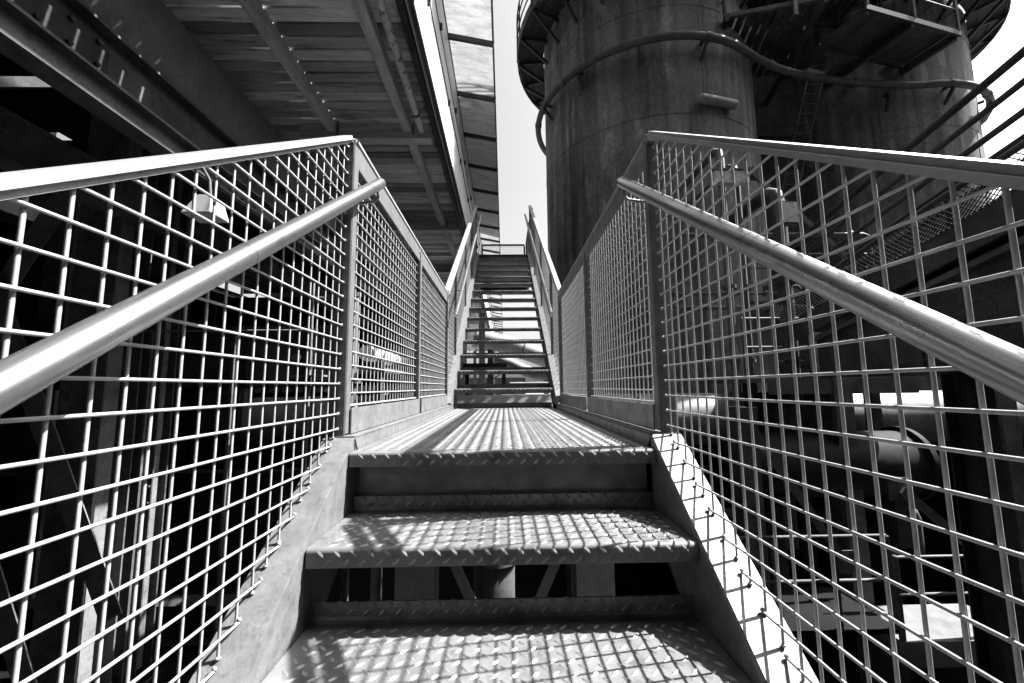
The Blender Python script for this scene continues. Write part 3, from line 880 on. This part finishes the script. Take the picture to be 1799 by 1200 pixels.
part('pipe_run', MB().tube(pts, .085, 14), 'steel_mid', rm)
for k in range(8, len(pts) - 4, 14):
    part('coupling', MB().tube([pts[k], pts[k + 1]], .10, 14), 'steel_mid', rm)
for c, az in ((TC1, 195), (TC1, 222), (TC1, 250), (TC1, 278), (TC2, 245), (TC2, 272), (TC2, 305), (TC2, 340)):
    z = zA if c is TC1 else zB
    e = Vector((math.cos(R(az)), math.sin(R(az)), 0)); o = Vector((c[0], c[1], z))
    part('pipe_bracket', MB().bar(o + e * (TR - .02) - Vector((0, 0, .42)), o + e * (RR + .02) - Vector((0, 0, .1)), .05, .07), 'steel', rm)
    part('pipe_bracket', MB().bar(o + e * (TR - .02), o + e * (RR - .1), .06, .06), 'steel', rm)

t = thing('connecting_housing', 'dark plated housing filling the gap between the two round towers', 'housing', (8, 11.4, GZ))
for i in range(5):
    part('cladding_plate', MB().bb(6.75, 9.15, 11.2, 11.3, GZ + i * 3.4 + .01, GZ + (i + 1) * 3.4 - .01), 'pipe_dark', t)
    part('cladding_rib', MB().bb(6.75, 9.15, 11.14, 11.196, GZ + i * 3.4 - .05, GZ + i * 3.4 + .05), 'steel', t)

# platform bridging between the towers
t = thing('service_platform', 'dark steel service platform with open floor slots hung between the round towers', 'platform', (8.6, 8.9, 8.7))
pz = 8.6
rot = Matrix.Rotation(R(12.9), 3, 'Z'); C = Vector((9.36, 9.15, pz))
def L_(x, y, z=0): return C + rot @ Vector((x, y, z))
for i in range(6):
    part('floor_sheet', MB().box(L_(-1.15 + i * .46, -.33, .02), (.43, 1.0, .03), rot), 'steel', t)
    if i in (0, 2, 5): part('floor_sheet', MB().box(L_(-1.15 + i * .46, .55, .02), (.30, .60, .03), rot), 'steel_mid', t)
for x in (-1.42, -.05, 1.42):
    part('bearer', MB().bar(L_(x, -.85, -.1), L_(x, 1.2, -.1), .09, .2), 'steel', t)
for y in (-.86, .21, .9):
    part('cross_bar', MB().bar(L_(-1.5, y, -.06), L_(1.5, y, -.06), .07, .12), 'steel', t)
for x in (-1.45, 0, 1.45):
    part('rail_post', MB().bar(L_(x, -.88, 0), L_(x, -.88, 1.1), .05, .05, (1, 0, 0)), 'steel_mid', t)
for zz in (.55, 1.1):
    part('guard_rail', MB().tube([L_(-1.45, -.88, zz), L_(1.45, -.88, zz)], .022, 8), 'steel_mid', t)
    part('guard_rail', MB().tube([L_(1.45, -.88, zz), L_(1.45, .9, zz)], .022, 8), 'steel_mid', t)
t = thing('lattice_walkway', 'dark lattice footbridge with ladder framing above the S-bend of the thin pipe', 'footbridge', (6.2, 8.9, 8.7))
C = Vector((6.45, 9.0, 8.75)); rot = Matrix.Rotation(R(-14), 3, 'Z')
for i in range(9):
    part('floor_slat', MB().box(L_(-.9 + i * .21, .3, 0), (.15, 2.2, .03), rot), 'steel', t)
for x in (-1.05, .95):
    part('bearer', MB().bar(L_(x, -.9, -.09), L_(x, 2.6, -.09), .08, .16), 'steel', t)
    for y in (-.8, .1, 1.0):
        part('rail_post', MB().bar(L_(x, y, 0), L_(x, y, 1.6), .06, .06, (1, 0, 0)), 'steel', t)
    for zz in (.5, 1.0, 1.6):
        part('guard_rail', MB().tube([L_(x, -.8, zz), L_(x, 1.2, zz)], .022, 8), 'steel', t)
part('cross_bar', MB().bar(L_(-1.1, -.85, -.02), L_(1.1, -.85, -.02), .08, .1), 'steel_mid', t)
part('drop_post', MB().bar(L_(.35, -.9, -.35), L_(.35, -.9, 1.0), .09, .05, (0, 1, 0)), 'steel_mid', t)
t = thing('access_ladder', 'dim steel ladder leaning between the two round towers', 'ladder', (8.2, 10.4, 7))
A0, A1 = Vector((7.75, 10.4, 5.2)), Vector((9.25, 10.55, 9.8))
for s in (-.22, .22):
    part('ladder_rail', MB().bar(A0 + Vector((s, 0, 0)), A1 + Vector((s, 0, 0)), .05, .03), 'steel_mid', t)
for i in range(15):
    p = A0 + (A1 - A0) * ((i + .5) / 15)
    part('ladder_rung', MB().tube([p - Vector((.2, 0, 0)), p + Vector((.2, 0, 0))], .018, 6), 'steel_mid', t)

# ------------------------------------------------------------------ ramp and casing on the right
def rz(y): return 1.60 - .235 * (y - 2.85)         # deck height of the ramp
t = thing('inclined_ramp', 'dark mesh-sided inclined ramp with pipe guard rails rising beside the further tower', 'ramp', (4.6, 3, 0))
ya, yb = -1.6, 5.6
RX0, RX1 = 4.0, 5.0
part('deck_plate', MB().bar((4.5, ya, rz(ya)), (4.5, yb, rz(yb)), 1.0, .03), 'steel', t)
for x in (RX0, RX1):
    part('side_beam', MB().bar((x, ya, rz(ya) - .05), (x, yb, rz(yb) - .05), .05, .26), 'steel', t)
    for zz in (.42, .66, .88, 1.10):
        part('guard_rail', MB().tube([(x, ya, rz(ya) + zz), (x, yb, rz(yb) + zz)], .027 if zz < 1 else .034, 10), 'steel', t)
    for i in range(3 if x == RX0 else 7):
        y = ya + .1 + i * 1.15
        part('rail_post', MB().bar((x, y, rz(y)), (x, y, rz(y) + 1.1), .05, .05, (1, 0, 0)), 'steel', t)
m = MB()
y = ya
while y < yb:
    m.bar((RX0 - .03, y, rz(y) + .10), (RX0 - .03, y + .25, rz(y) + .10 + .22), .004, .008)
    m.bar((RX0 - .03, y, rz(y) + .32), (RX0 - .03, y + .25, rz(y) + .32 - .26), .004, .008)
    y += .045
part('side_mesh', m, 'black', t, stuff=True)
cas = thing('inclined_casing', 'massive dark rusted plate casing under the inclined ramp', 'casing', (4.8, 3, -.5))
P = []
for x in (4.1, 6.4):
    P += [(x, ya, rz(ya) - .2), (x, 5.2, rz(5.2) - .2), (x, 5.2, rz(5.2) - .75), (x, ya, rz(ya) - 1.7)]
part('shell', MB().add(P, [(0, 1, 2, 3), (7, 6, 5, 4), (0, 4, 5, 1), (3, 2, 6, 7), (1, 5, 6, 2), (0, 3, 7, 4)]), 'pipe_dark', cas)
part('edge_strip', MB().bar((4.07, ya, rz(ya) - .26), (4.07, 5.2, rz(5.2) - .26), .05, .05), 'steel_mid', cas)
for yy in (.5, 2.2, 3.9):
    part('stiffener', MB().bar((4.085, yy, rz(yy) - .22), (4.085, yy, rz(yy) - 1.0), .03, .08, (0, 1, 0)), 'pipe_dark', cas)
for x, y in ((5.62, 4.85), (5.6, .4)):
    part('support_leg', MB().ibeam((x, y, GZ), (x, y, rz(y) - .8), .3, .3, .018, (0, 1, 0)), 'steel', cas)

# ------------------------------------------------------------------ plant on the right behind the mesh
t = thing('horizontal_vessel', 'dim rusted horizontal drum with flanged end in front of the pale pipe', 'tank', (4.9, 6.3, -1))
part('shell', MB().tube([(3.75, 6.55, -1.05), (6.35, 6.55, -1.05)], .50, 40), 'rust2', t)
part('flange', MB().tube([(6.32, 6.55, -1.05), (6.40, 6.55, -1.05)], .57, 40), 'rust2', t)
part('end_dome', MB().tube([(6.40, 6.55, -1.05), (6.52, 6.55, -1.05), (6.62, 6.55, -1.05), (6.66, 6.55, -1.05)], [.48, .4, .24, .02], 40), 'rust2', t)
for x in (4.2, 5.9):
    part('saddle', MB().bb(x - .1, x + .1, 6.15, 6.95, -2.2, -1.45), 'steel', t)
    part('saddle_post', MB().bb(x - .09, x + .09, 6.4, 6.7, GZ, -2.2), 'steel', t)
t = thing('valve_body', 'pale stubby valve with knurled handwheel on the ledge before the towers', 'valve', (5.10, 6.4, .4))
part('body', MB().tube([(5.10, 6.4, .32), (5.10, 6.4, .5), (5.10, 6.4, 1.02), (5.10, 6.4, 1.1), (5.10, 6.4, 1.2), (5.10, 6.4, 1.24)], [.13, .15, .15, .09, .09, .06], 20), 'pale', t)
part('bonnet', MB().tube([(5.10, 6.4, 1.2), (5.10, 6.4, 1.36)], .085, 16), 'pale', t)
part('handwheel', MB().tube(
    [(5.32, 6.4 + .14 * math.cos(i * math.pi / 12), .86 + .14 * math.sin(i * math.pi / 12)) for i in range(25)], .028, 8, False), 'pale', t)
part('spindle', MB().tube([(5.20, 6.4, .86), (5.35, 6.4, .86)], .02, 8), 'pale', t)
t = thing('steel_ledge', 'dark steel ledge carrying the stubby valve', 'platform', (4.5, 6.4, .2))
part('deck_plate', MB().bb(4.05, 6.4, 6.2, 7.95, .24, .31), 'steel_mid', t)
part('front_beam', MB().bb(4.05, 6.4, 6.18, 6.195, .06, .30), 'steel_mid', t)
for x in (4.2, 6.3):
    part('leg', MB().ibeam((x, 6.9, GZ), (x, 6.9, .30), .16, .16, .012, (0, 1, 0)), 'steel', t)
for zz in (.85, 1.35):
    part('guard_rail', MB().tube([(4.1, 6.84, zz), (6.35, 6.84, zz)], .02, 8), 'steel_mid', t)
for x in (4.12, 4.9, 5.75, 6.33):
    part('rail_post', MB().bar((x, 6.84, .31), (x, 6.84, 1.35), .04, .04, (1, 0, 0)), 'steel_mid', t)
for i, (x, y, r, zt_, m_) in enumerate(((4.0, 6.95, .07, 4.6, 'steel_mid'), (4.28, 6.95, .05, 4.3, 'steel_mid'), (4.75, 6.6, .11, 3.6, 'steel'), (5.7, 6.95, .06, 2.3, 'steel_mid'))):
    t = thing('riser_pipe', ('grey upright pipe bent back to the first tower', 'thin grey upright pipe beside the bent one', 'dark thick upright pipe left of the valve', 'grey upright pipe right of the valve')[i], 'pipe', (x, y, GZ), 'upright pipes before the towers')
    part('pipe_run', MB().tube([(x, y, GZ), (x, y, zt_ - .3), (x, y + .05, zt_ - .1), (x, y + .2, zt_), (x, y + 1.6, zt_)], r, 14), m_, t)
    for zz in (-.9, .6, 1.9):
        part('flange', MB().tube([(x, y, zz), (x, y, zz + .06)], r * 1.7, 14), m_, t)
t = thing('control_box', 'small pale cabinet mounted on the upright pipes before the towers', 'cabinet', (4.1, 6.8, 3.8))
part('case', MB().bb(3.78, 4.4, 6.76, 6.87, 3.78, 4.02), 'pale_worn', t, bevel=.01)
part('hood', MB().bb(3.75, 4.43, 6.74, 6.87, 4.025, 4.05), 'steel_mid', t)
t = thing('control_box', 'dull cabinet with square door below the small pale one', 'cabinet', (4.76, 6.4, 2.85))
part('case', MB().bb(4.6, 4.92, 6.36, 6.48, 2.85, 3.25), 'steel_mid', t, bevel=.01)
part('door', MB().bb(4.63, 4.89, 6.345, 6.358, 2.88, 3.22), 'pale_worn', t)
t = thing('maintenance_stage', 'grey railed staging at the foot of the further tower', 'platform', (6.4, 8.0, 1.6))
part('deck_plate', MB().bb(5.2, 8.2, 8.3, 9.2, 1.9, 1.96), 'steel', t)
for x in (5.25, 5.9, 6.6, 7.3, 8.1):
    part('rail_post', MB().bar((x, 8.35, 1.96), (x, 8.35, 3.0), .045, .045, (1, 0, 0)), 'steel_mid', t)
for zz in (2.4, 2.7, 3.0):
    part('guard_rail', MB().tube([(5.25, 8.35, zz), (8.1, 8.35, zz)], .022, 8), 'steel_mid', t)
for x in (5.3, 8.0):
    part('leg', MB().ibeam((x, 8.7, GZ), (x, 8.7, 1.9), .18, .18, .012, (0, 1, 0)), 'steel', t)

# lower levels on the right
t = thing('concrete_slab', 'bare concrete floor slab catching sun far below the mesh railing', 'slab', (5.2, 5.2, -3.2))
part('slab', MB().bb(4.95, 6.7, 5.35, 6.2, -3.3, -3.0), 'concrete', t)
for x in (5.2, 6.4):
    part('leg', MB().bb(x - .1, x + .1, 5.7, 5.9, GZ, -3.3), 'concrete', t)
for z in (-2.45, -2.0):
    part('guard_rail', MB().tube([(4.97, 5.37, z), (6.68, 5.37, z)], .02, 8), 'steel_mid', t)
for x in (4.98, 5.8, 6.66):
    part('rail_post', MB().bb(x - .025, x + .025, 5.36, 5.41, -3.0, -1.98), 'steel_mid', t)
t = thing('lower_gantry', 'dark railed gantry below the horizontal drum', 'platform', (4.2, 4.8, -2.6))
part('deck_plate', MB().bb(2.4, 4.6, 5.0, 6.0, -2.70, -2.64), 'black', t)
for x in (2.45, 3.2, 3.9, 4.55):
    part('rail_post', MB().bar((x, 5.0, -2.64), (x, 5.0, -1.6), .05, .05, (1, 0, 0)), 'steel_mid', t)
for zz in (-2.1, -1.6):
    part('guard_rail', MB().tube([(2.45, 5.0, zz), (4.55, 5.0, zz)], .022, 8), 'steel_mid', t)
for x in (2.5, 4.5):
    part('leg', MB().ibeam((x, 5.5, GZ), (x, 5.5, -2.7), .18, .18, .012, (0, 1, 0)), 'steel', t)
for i, x in enumerate((3.35, 5.2, 8.45)):
    t = thing('steel_column', ('dark column beside the flanged drum', 'dark column behind the concrete slab', 'dark column beyond the inclined casing')[i], 'column', (x, 6.0 + .5 * i, GZ), 'columns before the towers')
    part('shaft', MB().ibeam((x, 5.75 + .55 * i, GZ), (x, 5.75 + .55 * i, -.1 + .8 * i), .28, .28, .016, (0, 1, 0)), 'steel_mid', t)
    part('base_plate', MB().bb(x - .25, x + .25, 5.5 + .55 * i, 6.0 + .55 * i, GZ + .001, GZ + .03), 'steel', t)
t = thing('pit_shade_plates', 'added near-black plates standing in for shade below the drum and slab', 'deck', (6, 5, -5))  # added over bright ground so the depth looks shaded
for i in range(5):
    part('deck_plate', MB().bb(1.9, 13.3, .5 + i * 1.5, 1.99 + i * 1.5, -5.06, -5.0), 'black', t)
t = thing('plant_wall', 'near-black wall closing the view below the inclined casing', 'wall', (12, 5, GZ))
part('wall_face', MB().bb(13.4, 13.7, -2, 9.6, GZ, 2.0), 'black', t)
part('coping', MB().bb(13.3, 13.8, -2, 9.6, 2.002, 2.1), 'steel', t)
t = thing('base_housing', 'dark plate housing around the feet of both round towers', 'building', (8, 8.3, GZ))
part('front_wall', MB().bb(1.9, 14, 8.12, 8.25, GZ, -1.0), 'black', t)
part('side_wall', MB().bb(1.9, 2.05, 8.25, 13, GZ, -1.0), 'black', t)
part('roof', MB().bb(1.8, 14.1, 8.05, 8.3, -.998, -.93), 'steel', t)

# ------------------------------------------------------------------ distance, seen between the far treads
t = thing('inclined_main', 'fat pale pipe sloping down across the sky behind the long stair', 'pipe', (2, 22, 0))
part('pipe_run', MB().tube([(-1.6, 22, 2.95), (.4, 22, 2.45), (3.0, 22, 1.5), (4.8, 22, .7)], .5, 28), 'pale', t)
part('pipe_band', MB().tube([(1.0, 22, 2.23), (1.06, 22, 2.21)], .52, 28), 'steel', t)
part('saddle_post', MB().bb(3.6, 3.9, 21.9, 22.1, GZ, .7), 'steel', t)
part('saddle_post', MB().bb(-.9, -.6, 21.9, 22.1, GZ, 2.3), 'steel', t)
t = thing('inclined_main', 'lower pale pipe with elbow levelling out behind the long stair', 'pipe', (2, 18, 0))
part('pipe_run', MB().tube([(-.4, 18, 1.5), (.3, 18, 1.25), (.9, 18, .95), (1.4, 18, .78), (2.0, 18, .72), (5, 18, .72)], .26, 24), 'pale', t)
part('saddle_post', MB().bb(1.75, 1.95, 17.9, 18.1, GZ, .47), 'steel', t)
t = thing('pipe_rack', 'low steel rack of thin level pipes behind the foot of the long stair', 'pipe rack', (1, 15, -.5))
for i, (z, r) in enumerate(((.34, .06), (.16, .05), (.02, .035), (-.12, .07))):
    part('rack_pipe', MB().tube([(.2 - .1 * i, 15 + .12 * i, z), (9, 15 + .12 * i, z)], r, 12), 'pale' if i % 2 == 0 else 'steel_mid', t)
for x in (.3, 2.5, 5.0):
    part('rack_post', MB().bb(x, x + .14, 15.5, 15.62, GZ, .4), 'steel', t)
    part('rack_arm', MB().bb(x, x + .1, 14.85, 15.49, -.24, -.19), 'steel', t)
t = thing('cable_trough', 'dark trough with steel posts under the far end of the timber gallery', 'trough', (-1.5, 17, 0))
part('trough', MB().bb(-3.4, .1, 16.6, 17.0, .9, 1.2), 'steel', t)
for x in (-3.0, -1.6, -.1):
    part('post', MB().bb(x, x + .16, 16.7, 16.86, GZ, .9), 'steel', t)
part('tie_bar', MB().bar((-3.0, 16.65, -1.2), (-.1, 16.65, .8), .08, .04), 'steel_mid', t)
far = thing('far_works', 'low dark works building on the far side of the yard', 'building', (0, 60, GZ))
part('wall', MB().bb(-30, 40, 60, 66, GZ, -1.2), 'steel_mid', far)
part('wall', MB().bb(-14, 3, 58, 66, GZ, 1.6), 'steel', far)
part('roof', MB().bb(-31, 41, 59.5, 67, -1.198, -.9), 'steel', far)
for i in range(10):
    part('window', MB().bb(-28 + i * 6.4, -25.5 + i * 6.4, 59.9, 59.995, -4, -2.4), 'pale', far)

# ------------------------------------------------------------------ unseen blocks behind and to the right of the camera, added to cut sky light
t = thing('rear_sky_block', 'tall dark unseen block added behind the near steps to cut sky light', 'building', (0, -6, GZ))  # unseen, added to block sky light from behind
part('wall', MB().bb(-16, 16, -7, -4.2, GZ, 17), 'steel', t)
part('wall', MB().bb(-16, -11.5, -4.19, 10, GZ, 15), 'steel', t)
for i in range(13):
    part('pilaster', MB().bb(-15.6 + i * 2.55, -15.3 + i * 2.55, -4.19, -3.95, GZ, 16.8), 'steel', t)
part('roof', MB().bb(-16.4, 16.4, -7.3, -3.9, 17.002, 17.3), 'steel', t)
part('overhead_sky_block', MB().bb(-11, 12, -4.18, -.3, 5.2, 9.0), 'steel', t)  # unseen slab added overhead to deepen shade on the stair fronts
t = thing('side_sky_block', 'long dark unseen block added to the open side of the towers to cut sky light', 'building', (25, 0, GZ))  # unseen, added to block low sky light from the right
part('wall', MB().bb(22, 30, -7, 8.6, GZ, 13), 'steel', t)
part('roof', MB().bb(21.6, 30.4, -7, 9, 13.002, 13.3), 'steel', t)

# diagonal steelwork and small pipework behind the shaded mesh
def tie(a, b, label, wd=.1):
    t = thing('steel_tie', label, 'brace', (Vector(a) + Vector(b)) / 2, 'diagonal ties before the towers')
    part('bar', MB().bar(a, b, wd, .05, (0, 1, 0)), 'steel_mid', t)
    for p in (a, b):
        part('gusset', MB().box(Vector(p) + Vector((0, .035, 0)), (.3, .014, .3)), 'steel_mid', t)
tie((3.4, 5.7, -.3), (4.6, 5.7, -2.2), 'dim diagonal tie in front of the rusted drum')
tie((5.3, 5.5, -1.2), (7.2, 5.5, -2.9), 'dim diagonal tie running down to the column by the casing')
tie((5.2, 7.9, 4.6), (7.6, 7.9, 2.2), 'dim diagonal tie above the railed staging')
tie((2.2, 7.9, -.9), (3.3, 7.9, -3.6), 'dim diagonal tie below the pale crossing pipe', .14)
for i, (z, y, x0, x1, r) in enumerate(((1.75, 7.9, 2.6, 6.2, .05), (2.05, 7.95, 3.0, 6.6, .035), (-1.9, 6.9, 2.2, 6.8, .09), (3.3, 8.0, 3.6, 7.6, .045))):
    t = thing('service_pipe', ('level dull pipe above the ledge guard rail', 'thin level pipe just over the dull one', 'fat dull pipe passing under the rusted drum', 'highest level pipe in front of the towers')[i], 'pipe', (x0, y, z), 'level service pipes before the towers')
    part('pipe_run', MB().tube([(x0, y + .5, z), (x0, y + .12, z), (x0 + .03, y + .03, z), (x0 + .12, y, z), (x1 - .12, y, z), (x1 - .03, y, z - .03), (x1, y, z - .12), (x1, y, z - .8)], r, 12), 'steel_mid', t)
    for k in range(4):
        xx = x0 + .4 + k * (x1 - x0 - .8) / 3
        part('flange', MB().tube([(xx, y, z), (xx + .04, y, z)], r * 1.8, 12), 'steel_mid', t)
for i, (x, y, z) in enumerate(((3.35, 7.78, 1.75), (5.75, 7.78, 2.05))):
    t = thing('hand_valve', ('small wheel valve on the level dull pipe', 'small wheel valve on the thin level pipe')[i], 'valve', (x, y, z), 'small wheel valves')
    part('body', MB().tube([(x, y + .14, z), (x, y + .04, z), (x, y - .08, z)], [.06, .06, .03], 12), 'brace', t)
    part('handwheel', MB().tube([(x + .1 * math.cos(k * math.pi / 8), y - .09, z + .1 * math.sin(k * math.pi / 8)) for k in range(17)], .013, 8, False), 'brace', t)
    part('spoke', MB().bar((x - .1, y - .09, z), (x + .1, y - .09, z), .014, .014), 'brace', t)
    part('spoke', MB().bar((x, y - .09, z - .1), (x, y - .09, z + .1), .014, .014, (1, 0, 0)), 'brace', t)

# higher footbridge linking the two ring walkways
t = thing('footbridge', 'dark slatted footbridge linking the ring walkways of the two towers', 'footbridge', (7.9, 9.3, 10.4))
for i in range(16):
    part('floor_slat', MB().box((6.35 + i * .21, 9.35 + i * .012, 10.42), (.15, 1.3, .03)), 'steel', t)
for y in (8.72, 9.98):
    part('bearer', MB().bar((6.2, y, 10.3), (9.75, y + .2, 10.3), .1, .2), 'steel', t)
    for x in (6.4, 7.4, 8.4, 9.4):
        part('rail_post', MB().bar((x, y + .03, 10.4), (x, y + .03, 11.5), .05, .05, (1, 0, 0)), 'steel', t)
    for zz in (.55, 1.1):
        part('guard_rail', MB().tube([(6.25, y + .01, 10.4 + zz), (9.7, y + .19, 10.4 + zz)], .022, 8), 'steel', t)
